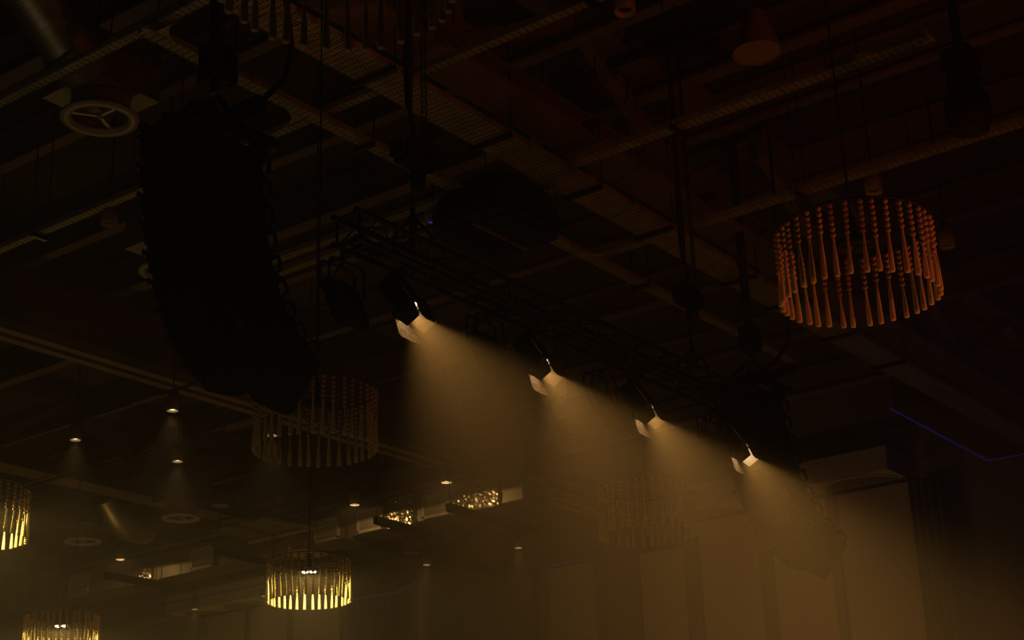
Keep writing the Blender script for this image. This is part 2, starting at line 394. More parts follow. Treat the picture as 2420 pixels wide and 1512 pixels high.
# elbow and sagging wrapped ducts
t = thing('elbow_duct', 'stubby foil elbow duct with a rounded mouth between diffuser and cone lamp', 'duct')
MB().tube([(22.037, 24.832, 10.845), (22.037, 24.725, 10.361), (22.091, 24.456, 10.092), (22.166, 24.134, 9.931), (22.252, 23.758, 9.792)], [0.29, 0.30, 0.31, 0.32, 0.32], 20).build('hose', 'duct', t)
MB().tube([(22.242, 23.800, 9.808), (22.274, 23.671, 9.759)], 0.35, 20).build('collar', 'white', t)
t = thing('sagging_duct', 'foil wrapped duct sagging between the two pale round diffusers', 'duct')
MB().tube([(19.55, 24.25, 9.55), (19.9, 24.3, 9.28), (20.3, 24.45, 9.16), (20.8, 24.6, 9.2), (21.15, 24.75, 9.5), (21.3, 24.9, 9.9), (21.3, 24.95, 10.6)], [0.2, 0.27, 0.3, 0.3, 0.28, 0.26, 0.25], 18).build('wrapped_hose', 'flex', t)
MB().bar((19.6, 24.5, 9.0), (21.5, 24.5, 9.0), 0.05, 0.04).build('support_strut', 'duct', t)
for x in (19.65, 21.45): MB().tube([(x, 24.5, 9.0), (x, 24.5, DECK)], 0.008, 5).build('hanger_rod', 'blackmetal', t)
t = thing('access_tray', 'folded sheet tray with pale bent rim, hung over the brightest chandelier', 'duct')
q = MB(); q.bar((21.3, 21.6, 8.95), (22.35, 21.35, 8.95), 0.05, 0.05); q.bar((22.35, 21.35, 8.95), (22.35, 23.2, 8.95), 0.05, 0.05)
q.build('rim', 'pale', t)
MB().box((21.8, 22.4, 9.02), (1.05, 1.6, 0.03)).build('sheet', 'duct', t)
for x, y in ((21.35, 21.7), (22.3, 21.5), (22.3, 23.1)): MB().tube([(x, y, 9), (x, y, DECK)], 0.008, 5).build('hanger_rod', 'blackmetal', t)

# ------------------------------------------------------------------ hanging linear bars
def linear_bar(x0, x1, y, z, label):
    t = thing('linear_pendant', label, 'light bar', (x0, y, z), 'unlit linear bars hung along the hall')
    MB().box(((x1 - x0) / 2, 0, 0), (x1 - x0, 0.10, 0.13)).build('bar_housing', 'black', t)
    MB().box(((x1 - x0) / 2, 0, -0.07), (x1 - x0 - 0.06, 0.07, 0.012)).build('diffuser_strip', 'glow', t)
    x2 = x1 - x0 - 0.06
    if 22.3 < x0 + x2 < 23.35 and True: x2 = (22.42 if abs(y - 22.6) < 0.2 else 22.25) - x0
    for x in (0.06, x2):
        MB().tube([(x, 0, 0.05), (x, 0, DECK - z)], 0.007, 5).build('hanger_wire', 'blackmetal', t)
linear_bar(21.16, 22.92, 18.78, 8.45, 'black linear bar hung below the duct grille, in front of a cone lamp')
linear_bar(21.33, 23.73, 17.26, 8.45, 'long black linear bar hung under the crumpled foil, closest to the partition track')
linear_bar(20.92, 22.62, 22.60, 8.45, 'black linear bar ending behind the brightest chandelier')
linear_bar(20.78, 22.73, 25.65, 8.45, 'dark linear bar low beneath the small foil patch')
linear_bar(21.19, 23.20, 14.59, 8.45, 'dark linear bar above the hazy unlit chandelier')
linear_bar(21.30, 22.82, 30.05, 8.45, 'dark linear bar over the chandelier cut by the bottom edge')

# ------------------------------------------------------------------ cone pendants, ceiling unit, moving head
def cone(loc, label, s=1.0):
    t = thing('cone_pendant', label, 'pendant lamp', loc, 'cone shaped pendant lamps')
    MB().lathe([(0.17 * s, 0), (0.165 * s, 0.02), (0.075 * s, 0.30 * s), (0.05 * s, 0.34 * s), (0.001, 0.345 * s)], n=24).build('shade', 'can', t)
    MB().lathe([(0.001, 0.03), (0.16 * s, 0.02)], n=24).build('inner_reflector', 'can', t)
    MB().tube([(0, 0, 0.33 * s), (0, 0, DECK - loc[2])], 0.006, 5).build('cord', 'rubber', t)
cone((19.64, 21.16, 8.85), 'cone pendant lamp hanging over the elbow duct')
cone((24.57, 20.87, 8.7), 'cone pendant lamp beneath the linear bar near the duct grille')
cone((11.80, 5.82, 8.95), 'cone pendant lamp with a reddish open mouth, above the largest chandelier', 1.35)

def rbox(mb, c, sx, sy, sz, r, n=5):
    # box with rounded plan corners and a domed top
    levels = [(0.0, 0.0), (0.02, 0.0), (0.4 * sz, 0.0), (0.7 * sz, 0.10), (0.9 * sz, 0.22), (sz, 0.42)]
    ring = []
    for qx, qy, a0 in ((1, 1, 0), (-1, 1, PI / 2), (-1, -1, PI), (1, -1, 3 * PI / 2)):
        for k in range(n + 1):
            a = a0 + PI / 2 * k / n
            ring.append((qx * (sx / 2 - r) + r * math.cos(a), qy * (sy / 2 - r) + r * math.sin(a)))
    m = len(ring); V = []; Fc = []
    for z, sh in levels:
        V += [(c[0] + x * (1 - sh), c[1] + y * (1 - sh), c[2] + z) for x, y in ring]
    for i in range(len(levels) - 1):
        Fc += [(i * m + k, i * m + (k + 1) % m, (i + 1) * m + (k + 1) % m, (i + 1) * m + k) for k in range(m)]
    mb.add(V, Fc, True); mb.add(V[:m], [tuple(range(m))[::-1]]); mb.add(V[-m:], [tuple(range(m))])
t = thing('ceiling_unit', 'dark rounded ceiling unit hung on thin wires behind the lighting truss', 'ceiling unit', (12.82, 9.62, 8.6))
mb = MB(); rbox(mb, (0, 0, 0), 1.15, 1.15, 0.55, 0.3); mb.build('housing', 'black', t)
MB().box((-0.02, 0.22, -0.015), (0.9, 0.40, 0.03)).build('intake_grille', 'blackmetal', t)
MB().box((0.05, -0.02, -0.02), (0.95, 0.03, 0.03)).build('seam_strip', 'steel', t)
MB().box((0.0, -0.26, -0.012), (0.8, 0.36, 0.024)).build('service_panel', 'black', t)
for k in range(9): MB().box((-0.02, 0.05 + k * 0.042, -0.035), (0.84, 0.012, 0.012)).build('slat', 'blackmetal', t)
for x in (-0.48, 0.48):
    for y in (-0.48, 0.48): MB().tube([(x, y, 0.1), (x, y, DECK - 8.6)], 0.006, 5).build('hanger_wire', 'blackmetal', t)
MB().tube([(0.2, -0.1, 0.5), (0.25, -0.2, 0.8), (0.22, -0.35, 1.2), (0.3, -0.5, 1.9), (0.3, -0.5, DECK - 8.6)], 0.015, 6).build('cable', 'rubber', t)
t = thing('moving_head', 'black moving head lamp hanging high beyond the cord of the largest chandelier', 'stage light', (12.45, 4.2, 8.05))
mb = MB(); mb.lathe([(0.001, -0.2), (0.16, -0.18), (0.2, -0.05), (0.2, 0.1), (0.12, 0.2), (0.001, 0.22)], n=18); mb.build('lamp_head', 'black', t)
q = MB(); q.bar((-0.25, 0, -0.02), (-0.25, 0, 0.36), 0.08, 0.1, (0, 1, 0)); q.bar((0.25, 0, -0.02), (0.25, 0, 0.36), 0.08, 0.1, (0, 1, 0)); q.bar((-0.28, 0, 0.38), (0.28, 0, 0.38), 0.12, 0.09); q.build('yoke', 'blackmetal', t)
MB().box((0, 0, 0.5), (0.3, 0.26, 0.16)).build('base_box', 'black', t)
MB().tube([(0, 0, 0.56), (-0.05, 0, DECK - 8.05)], 0.045, 10).build('drop_pole', 'blackmetal', t)
MB().lathe([(0.001, -0.206), (0.13, -0.19)], n=18).build('front_lens', 'glow', t)
# framed black screen and blue strip near the stage end
t = thing('wall_screen', 'black screen in a thin frame hung at the stage end', 'screen', (27.0, 10.7, 10.2))
MB().box((0, 0, 0), (0.05, 0.74, 0.32)).build('panel', 'glow', t)
q = MB()
for y in (-0.385, 0.385): q.box((-0.02, y, 0), (0.08, 0.03, 0.38))
for z in (-0.175, 0.175): q.box((-0.02, 0, z), (0.08, 0.8, 0.03))
q.build('frame', 'steel', t)
for y in (-0.3, 0.3): MB().tube([(0.02, y, 0.15), (0.02, y, DECK - 10.2)], 0.01, 5).build('hanger_rod', 'blackmetal', t)
sof = struct(MB().box((28.6, 6.0, 10.3), (4.7, 9.9, 0.6)).build('trim_4', 'deck'), 'dark soffit at the stage end')
MB().tube([(26.19, 11.02, 10.0), (30.9, 11.08, 10.0)], 0.018, 5).build('light_strip', 'blue', sof)
MB().tube([(30.9, 11.08, 10.0), (30.95, 8.0, 10.0)], 0.018, 5).build('light_strip', 'blue', sof)

# ------------------------------------------------------------------ downlights on conduits
def conduit(x, y0, y1, z, label=None):
    struct(MB().tube([(x, y0, z), (x, y1, z)], 0.022, 6).build('ceiling_conduit', 'black'), label)
conduit(15.55, 12.0, 18.1, 9.32); conduit(15.55, 18.8, 27, 9.32); conduit(17.5, 18.8, 27, 9.32); conduit(21.68, 18.8, 34, 9.32); conduit(26.7, 18.8, 36, 9.32)
conduit(15.9, 18.8, 30.0, 9.55); conduit(18.9, 18.8, 36.0, 9.6); conduit(25.0, 18.8, 36, 10.1)
conduit(21.68, 12.0, 18.1, 9.32); conduit(17.5, 12.0, 18.1, 9.32)
dl_body = dl_ring = dl_lamp = dl_brk = None
def downlight(x, y, z, label, lit=True, arc=False, wide=80):
    global dl_body
    t = thing('downlight', label, 'downlight', (x, y, z), 'lit can downlights' if lit else 'unlit can downlights')
    MB().lathe([(0.085, 0.0), (0.095, 0.0), (0.095, 0.22), (0.001, 0.225)], n=20).build('can_body', 'can', t)
    MB().lathe([(0.086, 0.002), (0.060, 0.03), (0.058, 0.05)], n=20).build('reflector_ring', 'white', t)
    MB().lathe([(0.001, 0.035), (0.058, 0.035)], n=16).build('lamp_face', 'lamp' if lit else 'glow', t)
    if lit: MB().sphere((0, 0, 0.034), 0.03, 8, 6, 0.4).build('bulb', 'bulb', t)
    MB().box((0, 0, 0.27), (0.13, 0.09, 0.10)).build('mount_bracket', 'black', t)
    MB().tube([(0, 0, 0.3), (0, 0, DECK - z)], 0.012, 5).build('hanger_rod', 'blackmetal', t)
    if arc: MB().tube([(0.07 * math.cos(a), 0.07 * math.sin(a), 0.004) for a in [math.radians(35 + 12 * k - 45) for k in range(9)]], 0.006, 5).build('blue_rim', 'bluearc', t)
    if lit: light('downlight_lamp', 'SPOT', (0, 0, -0.008), 15 if wide > 100 else 60, (1.0, 0.58, 0.20), (0, 0, -1), 0.05, 174 if wide > 100 else wide, 0.04 if wide > 100 else 1.0, t)
for x, y, lab in ((15.56, 17.85, 'lit can downlight closest to the foot of the nearer speaker column'),
                  (15.55, 20.09, 'lit can downlight on the same conduit, one bay nearer the side wall'),
                  (17.49, 19.89, 'lit can downlight midway above the pale round diffusers'),
                  (17.50, 17.71, 'lit can downlight seen through the strands of the half hidden chandelier'),
                  (21.66, 17.55, 'lit can downlight in front of the crumpled foil duct'),
                  (21.71, 19.78, 'lit can downlight beside the brightly lit duct grille'),
                  (21.69, 26.31, 'lit can downlight over the small foil patch'),
                  (26.73, 22.25, 'lit can downlight above the round post on the far wall'),
                  (26.84, 19.84, 'lit can downlight alone in the open haze before the niche'),
                  (26.57, 29.38, 'lit can downlight in front of the far wall cornice'),
                  (26.64, 27.10, 'lit can downlight peeping past the rim of the brightest chandelier')):
    downlight(x, y, 9.0, lab, wide=165 if 21.6 < x < 21.8 else 75)
for x, y, lab, arc in ((10.50, 13.21, 'unlit can downlight beside the cross tray end, near the nearer speaker column', False),
                       (12.79, 10.47, 'unlit can downlight with a thin blue arc on its rim, beside the ceiling unit', True),
                       (10.50, 6.40, 'unlit can downlight catching red light at the top edge', False),
                       (15.44, 6.38, 'unlit can downlight just above the rim of the largest chandelier', False),
                       (17.46, 6.38, 'unlit can downlight beside the rim of the largest chandelier', False),
                       (19.83, 13.79, 'unlit can downlight in the spotlight haze', False)):
    downlight(x, y, 9.0, lab, False, arc)

# ------------------------------------------------------------------ bead and tassel chandeliers
NB = 36
BEAD = MB().sphere((0, 0, 0), 0.0215, 10, 7).build('bead', 'bead')
TASS = {}
def tassel_mesh(L):
    return MB().lathe([(0.007, 0), (0.011, -0.012), (0.009, -0.03), (0.010, -0.05), (0.018, -L * 0.55), (0.0235, -L + 0.012), (0.021, -L), (0.001, -L + 0.004)], n=8).build('tassel', 'cotton')
for nb in (5, 6, 7): TASS[nb] = tassel_mesh(0.60 - 0.012 - nb * 0.0475)
STR = {}
for nb in (5, 6, 7):
    STR[nb] = MB().tube([(0, 0, 0.0), (0, 0, -0.012 - nb * 0.0475 - 0.01)], 0.003, 4).build('strand', 'string')
STRJ = {}
for nb in (5, 6, 7):
    q = MB()
    for k in range(nb): q.sphere((0, 0, -0.034 - k * 0.0475), 0.0215, 8, 6)
    STRJ[nb] = q.build('strand', 'bead')
def chandelier(x, y, label, lit, single_beads, cord_bend=None):
    z = 6.6; Rr = 0.595
    t = thing('bead_chandelier', label, 'chandelier', (x, y, z), 'bead and tassel chandeliers')
    MB().tube([(Rr * math.cos(2 * PI * k / 48), Rr * math.sin(2 * PI * k / 48), 0) for k in range(48)], 0.007, 6, True).build('hoop', 'blackmetal', t)
    q = MB()
    for k in range(3):
        a = 2 * PI * k / 3 + 0.4
        q.tube([(0, 0, -0.02), (Rr * math.cos(a), Rr * math.sin(a), 0)], 0.004, 5)
    q.build('spoke_wires', 'blackmetal', t)
    MB().lathe([(0.001, 0.10), (0.03, 0.10), (0.035, 0.0), (0.045, -0.06), (0.06, -0.10), (0.14, -0.12), (0.145, -0.155), (0.12, -0.16), (0.001, -0.16)], n=20).build('lamp_holder', 'black', t)
    fx = Vector((0.8, 0.6, 0))
    for s in (-0.05, 0.05):
        b = MB(); b.sphere((-fx.y * s * 1.1, fx.x * s * 1.1, -0.165), 0.05, 12, 8, 0.45); b.build('bulb', 'bulb' if lit else 'glow', t)
    if cord_bend: pts = [(0, 0, 0.1), (0, 0, 0.35), cord_bend, (cord_bend[0], cord_bend[1], DECK - z)]
    else: pts = [(0, 0, 0.1), (0, 0, DECK - z)]
    MB().tube(pts, 0.009, 6).build('cord', 'rubber', t)
    rnd = random.Random(int(x * 100))
    for k in range(NB):
        a = 2 * PI * (k + rnd.uniform(-0.12, 0.12)) / NB
        nb = rnd.choice((5, 6, 6, 7)) if k % 2 else rnd.choice((6, 7, 5))
        P = (Rr * math.cos(a), Rr * math.sin(a), 0); rot = (rnd.uniform(-0.02, 0.02), rnd.uniform(-0.02, 0.02), rnd.uniform(0, 6))
        if single_beads:
            s = inst(STR[nb], t, P, rot)
            for j in range(nb): inst(BEAD, s, (0, 0, -0.034 - j * 0.0475))
        else:
            s = inst(STRJ[nb], t, P, rot)
        inst(TASS[nb], s, (0, 0, -0.012 - nb * 0.0475))
    if lit: light('chandelier_lamp', 'SPOT', (0, 0, -0.215), 150, (1.0, 0.66, 0.19), (0, 0, -1), 0.06, 168, 0.08, t)
    return t
chandelier(10.93, 4.73, 'largest bead and tassel chandelier in view, unlit and washed dim red', False, True)
chandelier(11.05, 10.58, 'unlit bead chandelier half hidden behind the foot of the nearer speaker column', False, True)
chandelier(16.60, 16.00, 'glowing bead and tassel chandelier, its whole rim in view', True, False)
chandelier(16.58, 10.27, 'hazy unlit bead chandelier under the spotlight beams beside the far speaker column', False, False)
chandelier(16.75, 21.70, 'glowing bead chandelier cut off by the bottom edge, on a bent black cord', True, False, (0.12, -0.1, 0.9))
chandelier(11.02, 15.98, 'glowing bead chandelier of which only a strip shows at the left edge', True, False)
chandelier(5.13, 4.78, 'dark bead chandelier cut off by the top edge, its tassels hanging over the wide tray', False, True)
for d in (TASS, STR, STRJ):
    for o in d.values(): bpy.data.objects.remove(o)
bpy.data.objects.remove(BEAD)

# ------------------------------------------------------------------ lighting truss
t = thing('lighting_truss', 'black box truss carrying the row of spotlights and flood panels', 'truss', (0, 0, 0))
X0, X1, YC, ZT, ZB, HW = 8.42, 14.42, 7.78, 6.80, 6.565, 0.118
for yy in (YC - HW, YC + HW):
    for zz in (ZT, ZB): MB().tube([(X0, yy, zz), (X1, yy, zz)], 0.025, 10).build('chord', 'blackmetal', t)
bay = 0.4286; n = 14
for i in range(n + 1):
    x = X0 + 0.05 + (X1 - X0 - 0.1) * i / n
    if i in (0, 7, 14):
        for a, b in (((YC - HW, ZT), (YC + HW, ZT)), ((YC - HW, ZB), (YC + HW, ZB)), ((YC - HW, ZT), (YC - HW, ZB)), ((YC + HW, ZT), (YC + HW, ZB))):
            MB().tube([(x, a[0], a[1]), (x, b[0], b[1])], 0.012, 6).build('cross_brace', 'blackmetal', t)
    if i < n:
        xa = x; xm = x + bay / 2; xb = x + bay
        for yy in (YC - HW, YC + HW):
            MB().tube([(xa, yy, ZB), (xm, yy, ZT), (xb, yy, ZB)], 0.009, 6).build('diagonal_brace', 'blackmetal', t)
        for zz in (ZT, ZB):
            MB().tube([(xa, YC - HW, zz), (xm, YC + HW, zz), (xb, YC - HW, zz)], 0.009, 6).build('diagonal_brace', 'blackmetal', t)
        if i % 3 == 1: MB().tube([(xm, YC - HW, ZT), (xm, YC - HW, ZB)], 0.009, 6).build('cross_brace', 'blackmetal', t)
# cable loom lying along the truss
t = thing('cable_loom', 'black power cables draped along the lighting truss', 'cable')
for k in range(3):
    pts = []
    for i in range(41):
        x = X0 + 0.1 + (X1 - X0 - 0.3) * i / 40
        pts.append((x, YC - 0.05 + 0.05 * k + 0.02 * math.sin(i * 0.9 + k), ZB + 0.045 + 0.012 * math.sin(i * 0.7 + 2 * k)))
    MB().tube(pts, 0.012, 6).build('cable', 'rubber', t)
for x in (9.6, 10.4, 11.8, 13.3):
    MB().tube([(x, YC - 0.156, ZB + 0.02), (x + 0.07, YC - 0.158, ZB - 0.09), (x + 0.18, YC - 0.16, ZB - 0.12), (x + 0.29, YC - 0.158, ZB - 0.07), (x + 0.34, YC - 0.156, ZB + 0.02)], 0.009, 6).build('hanging_loop', 'rubber', t)

def chain(mb, x, y, z0, z1, pitch=0.05):
    n = int((z1 - z0) / pitch)
    for i in range(n):
        z = z0 + pitch * (i + 0.5); r = 0.012; h = pitch * 0.62
        pts = []
        for k in range(8):
            a = 2 * PI * k / 8
            u, v = r * math.cos(a), h * math.sin(a)
            pts.append((x + u, y, z + v) if i % 2 else (x, y + u, z + v))
        mb.tube(pts, 0.0045, 4, True)
def hoist(x, y, zh, zt, label, sling=True):
    t = thing('chain_hoist', label, 'chain hoist', (x, y, zh), 'black chain hoists')
    q = MB(); q.box((0, 0, 0), (0.26, 0.16, 0.18)); q.lathe([(0.07, 0), (0.07, 0.14), (0.001, 0.15)], (0.19, 0, -0.07), 14); q.box((-0.16, 0, 0.0), (0.10, 0.12, 0.14))
    q.build('motor_body', 'black', t)
    MB().lathe([(0.001, -0.24), (0.06, -0.22), (0.07, -0.06), (0.05, -0.05)], (0.10, 0.02, -0.06), 12).build('chain_bag', 'rubber', t)
    q = MB(); chain(q, 0, 0, zt - zh + 0.28, -0.09); q.build('lower_chain', 'blackmetal', t)
    q = MB(); chain(q, 0.12, -0.02, 0.1, DECK - 0.6 - zh); q.build('lifting_chain', 'blackmetal', t); q = MB(); chain(q, 0.17, -0.02, 0.1, DECK - 0.6 - zh); q.build('return_chain', 'blackmetal', t)
    MB().tube([(0, 0, 0.09), (0, 0, 0.17), (0.03, 0, 0.22), (0.03, 0, 0.28), (0, 0, 0.33), (-0.02, 0, 0.40), (0, 0, 0.46)], 0.018, 8).build('top_hook', 'blackmetal', t)
    q = MB(); q.tube([(-0.03, 0, 0.42), (-0.035, 0, 0.9), (-0.02, 0, 1.3), (0, 0, DECK - 0.55 - zh)], [0.03, 0.045, 0.03, 0.02], 8); q.build('strop', 'rubber', t)
    MB().tube([(0, 0, zt - zh + 0.30), (0, 0, zt - zh + 0.20)], 0.022, 8).build('bottom_hook', 'blackmetal', t)
    if sling:
        q = MB()
        for s in (-1, 1):
            q.tube([(0, 0, zt - zh + 0.22), (0.07 * s, 0.08 * s, zt - zh + 0.11), (0.12 * s, 0.118 * s, zt - zh + 0.03)], 0.022, 8)
            q.tube([(0, 0, zt - zh + 0.22), (0.07 * s, -0.08 * s, zt - zh + 0.11), (0.12 * s, -0.118 * s, zt - zh + 0.03)], 0.016, 8)
        q.build('sling', 'rubber', t)
    MB().bar((0, -0.3, DECK - 0.52 - zh), (0, 0.95, DECK - 0.52 - zh), 0.1, 0.1).build('roof_beam_clamp', 'blackmetal', t)
    return t
hoist(9.24, YC, 7.60, 6.82, 'chain hoist holding the nearer end of the lighting truss')
hoist(13.62, YC, 7.62, 6.82, 'chain hoist holding the far end of the lighting truss')

# ------------------------------------------------------------------ spotlights with barn doors
SA = Vector((0.29, -0.45, -0.84)).normalized()
SX = Vector((0.10, -0.86, 0.50)); SX = (SX - SA * SX.dot(SA)).normalized()
SY = (-SA).cross(SX).normalized()
SR = Matrix((SX, SY, -SA)).transposed()
TH = SA.cross(Vector((0, 0, 1))).normalized()      # tilt axis, level
def spot(P, label, glare_leaf=False):
    t = thing('spotlight', label, 'spotlight', P, 'lit spotlights with barn doors on the truss', SR)
    # local: -Z is the beam, front rim at z = 0
    W = 0.095
    q = MB(); q.prism([(-W, -0.07, 0.03), (-0.07, -W, 0.03), (0.07, -W, 0.03), (W, -0.07, 0.03), (W, 0.07, 0.03), (0.07, W, 0.03), (-0.07, W, 0.03), (-W, 0.07, 0.03)], (0, 0, 0.24))
    q.prism([(-0.078, -0.078, 0.27), (0.078, -0.078, 0.27), (0.078, 0.078, 0.27), (-0.078, 0.078, 0.27)], (0, 0, 0.04))
    q.build('lamp_housing', 'black', t)
    for s in (-1, 1):
        for k in range(7): MB().box((s * (W + 0.006), 0, 0.06 + k * 0.03), (0.014, 0.13, 0.008)).build('cooling_fin', 'blackmetal', t)
    q = MB(); F = 0.112; FY = 0.108
    for s in (-1, 1): q.box((s * (F - 0.012), 0, 0.01), (0.024, 2 * FY, 0.045)); q.box((0, s * (FY - 0.012), 0.01), (2 * F - 0.048, 0.024, 0.045))
    q.build('front_frame', 'blackmetal', t)
    for s in (-1, 1):
        for v in (-1, 1): MB().box((s * 0.07, v * (FY + 0.004), -0.005), (0.035, 0.010, 0.03)).build('frame_clip', 'duct', t)
    MB().lathe([(0.001, -0.003), (0.045, 0.002), (0.07, 0.008), (0.088, 0.022)], n=28).build('lens', 'lens', t)
    def leaf(side, pts, flare, w0, m='door'):
        # hinge on the rim side; the leaf extends to -Z and flares outward
        o, u, e = {'x+': (Vector((1, 0, 0)), Vector((0, 1, 0)), F), 'x-': (Vector((-1, 0, 0)), Vector((0, 1, 0)), F), 'y+': (Vector((0, 1, 0)), Vector((1, 0, 0)), FY), 'y-': (Vector((0, -1, 0)), Vector((1, 0, 0)), FY)}[side]
        d = Vector((0, 0, -1)) * math.cos(flare) + o * math.sin(flare)
        base = o * e + Vector((0, 0, -0.016))
        nrm = u.cross(d).normalized()
        MB().prism([base + u * a + d * b for a, b in pts], nrm * 0.003).build('barn_door', m, t)
        q = MB(); q.tube([base - u * w0 * 0.8, base + u * w0 * 0.8], 0.007, 6); q.build('hinge', 'blackmetal', t)
    big = [(-0.10, 0), (0.10, 0), (0.15, 0.07), (0.15, 0.14), (0.09, 0.175), (-0.05, 0.16), (-0.105, 0.125), (-0.11, 0.07)]
    small = [(-0.098, 0), (0.098, 0), (0.068, 0.108), (0.060, 0.114), (-0.060, 0.114), (-0.068, 0.108)]
    leaf('x-', [(-0.10, 0), (0.10, 0), (0.20, 0.08), (0.27, 0.165), (0.26, 0.178), (0.10, 0.17), (-0.07, 0.145), (-0.105, 0.12)], math.radians(20), 0.10, 'lit_leaf')
    leaf('x+', big, math.radians(-12), 0.10)
    leaf('y+', [(a * 1.05, b * 1.4) for a, b in small], math.radians(18), 0.098, 'glare_leaf' if glare_leaf else 'door')
    leaf('y-', small, math.radians(-4), 0.098)
    Ri = SR.inverted()
    C = Vector((0, 0, 0.15))
    topw = Vector((0, 0, 1)) ; topl = Ri @ topw
    up = C + topl * (ZB - 0.125 - (Vector(P) + SR @ C).z)
    th = Ri @ TH
    q = MB()
    for s in (-1, 1): q.bar(C + th * s * 0.135, up + th * s * 0.135, 0.012, 0.036, th)
    q.bar(up - th * 0.14, up + th * 0.14, 0.036, 0.012, topl); q.build('yoke', 'blackmetal', t)
    for s in (-1, 1): MB().tube([C + th * s * 0.09, C + th * s * 0.165], 0.022, 10).build('tilt_knob', 'black', t)
    q = MB(); cl = Ri @ (Vector(((SR @ up + Vector(P)).x, YC - HW, ZB - 0.047)) - Vector(P)); q.tube([up, up + topl * 0.045, cl], 0.016, 8); q.build('hook_clamp', 'black', t)
    q = MB(); q.tube([C + Vector((0, 0.02, 0.155)), C + Vector((0.05, -0.03, 0.19)), up + th * 0.12, up + topl * 0.03 + th * 0.11], 0.009, 6); q.build('power_cord', 'rubber', t)
    q = MB(); q.bar((0.088, -0.088, 0.04), (0.088, -0.088, 0.25), 0.012, 0.012); q.build('gel_rail', 'white', t)
    light('spotlight_lamp', 'SPOT', Vector(P) + SA * 0.006, 930, (1.0, 0.50, 0.12), SA * 0.998 + SX * 0.02, 0.035, 90, 1.0)
SPOTS = [((9.05, 7.66, 6.15), 'lit barn door spotlight closest to the near end of the truss'),
         ((10.85, 7.70, 6.15), 'second lit barn door spotlight along the truss, past the flood panel hanging in a beam'),
         ((12.60, 7.75, 6.15), 'third lit barn door spotlight along the truss, directly over the hazy unlit chandelier'),
         ((14.44, 7.76, 6.15), 'lit barn door spotlight at the far truss end with a glaring white leaf')]
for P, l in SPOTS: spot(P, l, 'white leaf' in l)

# ------------------------------------------------------------------ dark flood panels between the spotlights
PD = Vector((0, -0.36, -0.93)).normalized()
def flood(P, label):
    PX = Vector((1, 0, 0)); PN = PX.cross(PD).normalized()
    R = Matrix((PX, PD, PN)).transposed()
    t = thing('flood_panel', label, 'stage light', P, 'unlit flood panels on the truss', R)
    hw, hl = 0.185, 0.205
    pts = [(-hw, -hl + 0.03, 0), (-hw + 0.03, -hl, 0), (hw - 0.05, -hl, 0), (hw, -hl + 0.06, 0), (hw, hl - 0.05, 0), (hw - 0.04, hl, 0), (-hw + 0.06, hl, 0), (-hw, hl - 0.05, 0)]
    MB().prism(pts, (0, 0, 0.06)).build('panel_body', 'black', t)
    MB().prism([(x * 0.86, y * 0.86, -0.004) for x, y, z in pts], (0, 0, 0.004)).build('lens_sheet', 'glow', t)
    for k in range(6): MB().box((-0.12 + k * 0.048, 0.02, 0.068), (0.012, 0.28, 0.02)).build('cooling_fin', 'blackmetal', t)
    Ri = R.inverted(); up = Ri @ Vector((0, 0, 1)); back = Ri @ Vector((0, 1, 0))
    for s, dy in ((1, -0.05), (1, 0.05)):
        a = Vector((-hw - 0.012, -0.10, 0.03)); b = Vector((hw + 0.012, -0.10, 0.03)); o = back * dy
        H = 0.24
        pts2 = [a + o, a + o + up * (H - 0.06)]
        for k in range(1, 5): pts2.append(a + o + up * (H - 0.06 + 0.06 * math.sin(PI / 2 * k / 4)) + Vector((0.06 * (1 - math.cos(PI / 2 * k / 4)), 0, 0)))
        for k in range(4, -1, -1): pts2.append(b + o + up * (H - 0.06 + 0.06 * math.sin(PI / 2 * k / 4)) - Vector((0.06 * (1 - math.cos(PI / 2 * k / 4)), 0, 0)))
        pts2.append(b + o)
        MB().tube(pts2, 0.012, 6).build('yoke', 'blackmetal', t)
    top = Vector((0, -0.10, 0.03)) + up * 0.24
    wt = Vector(P) + R @ top; cl = Ri @ (Vector((wt.x, YC - HW, ZB - 0.047)) - Vector(P)); MB().tube([top - up * 0.01, top + up * (ZB - 0.06 - wt.z), cl], 0.018, 8).build('hook_clamp', 'black', t)
    MB().tube([Vector((0.1, -0.15, 0.07)), Vector((0.14, -0.22, 0.12)), Vector((0.08, -0.34, 0.12)), Vector((0.12, -0.45, 0.05))], 0.008, 6).build('power_cord', 'rubber', t)
for P, l in (((8.49, 7.80, 6.09), 'dark flood panel at the near end of the truss, on a double yoke'),
             ((10.28, 7.80, 6.14), 'dark flood panel hanging in the first spotlight beam'),
             ((12.19, 7.92, 6.14), 'dark flood panel half hidden behind the third spotlight'),
             ((14.05, 7.80, 6.10), 'dark flood panel beside the last spotlight with the white leaf')): flood(P, l)

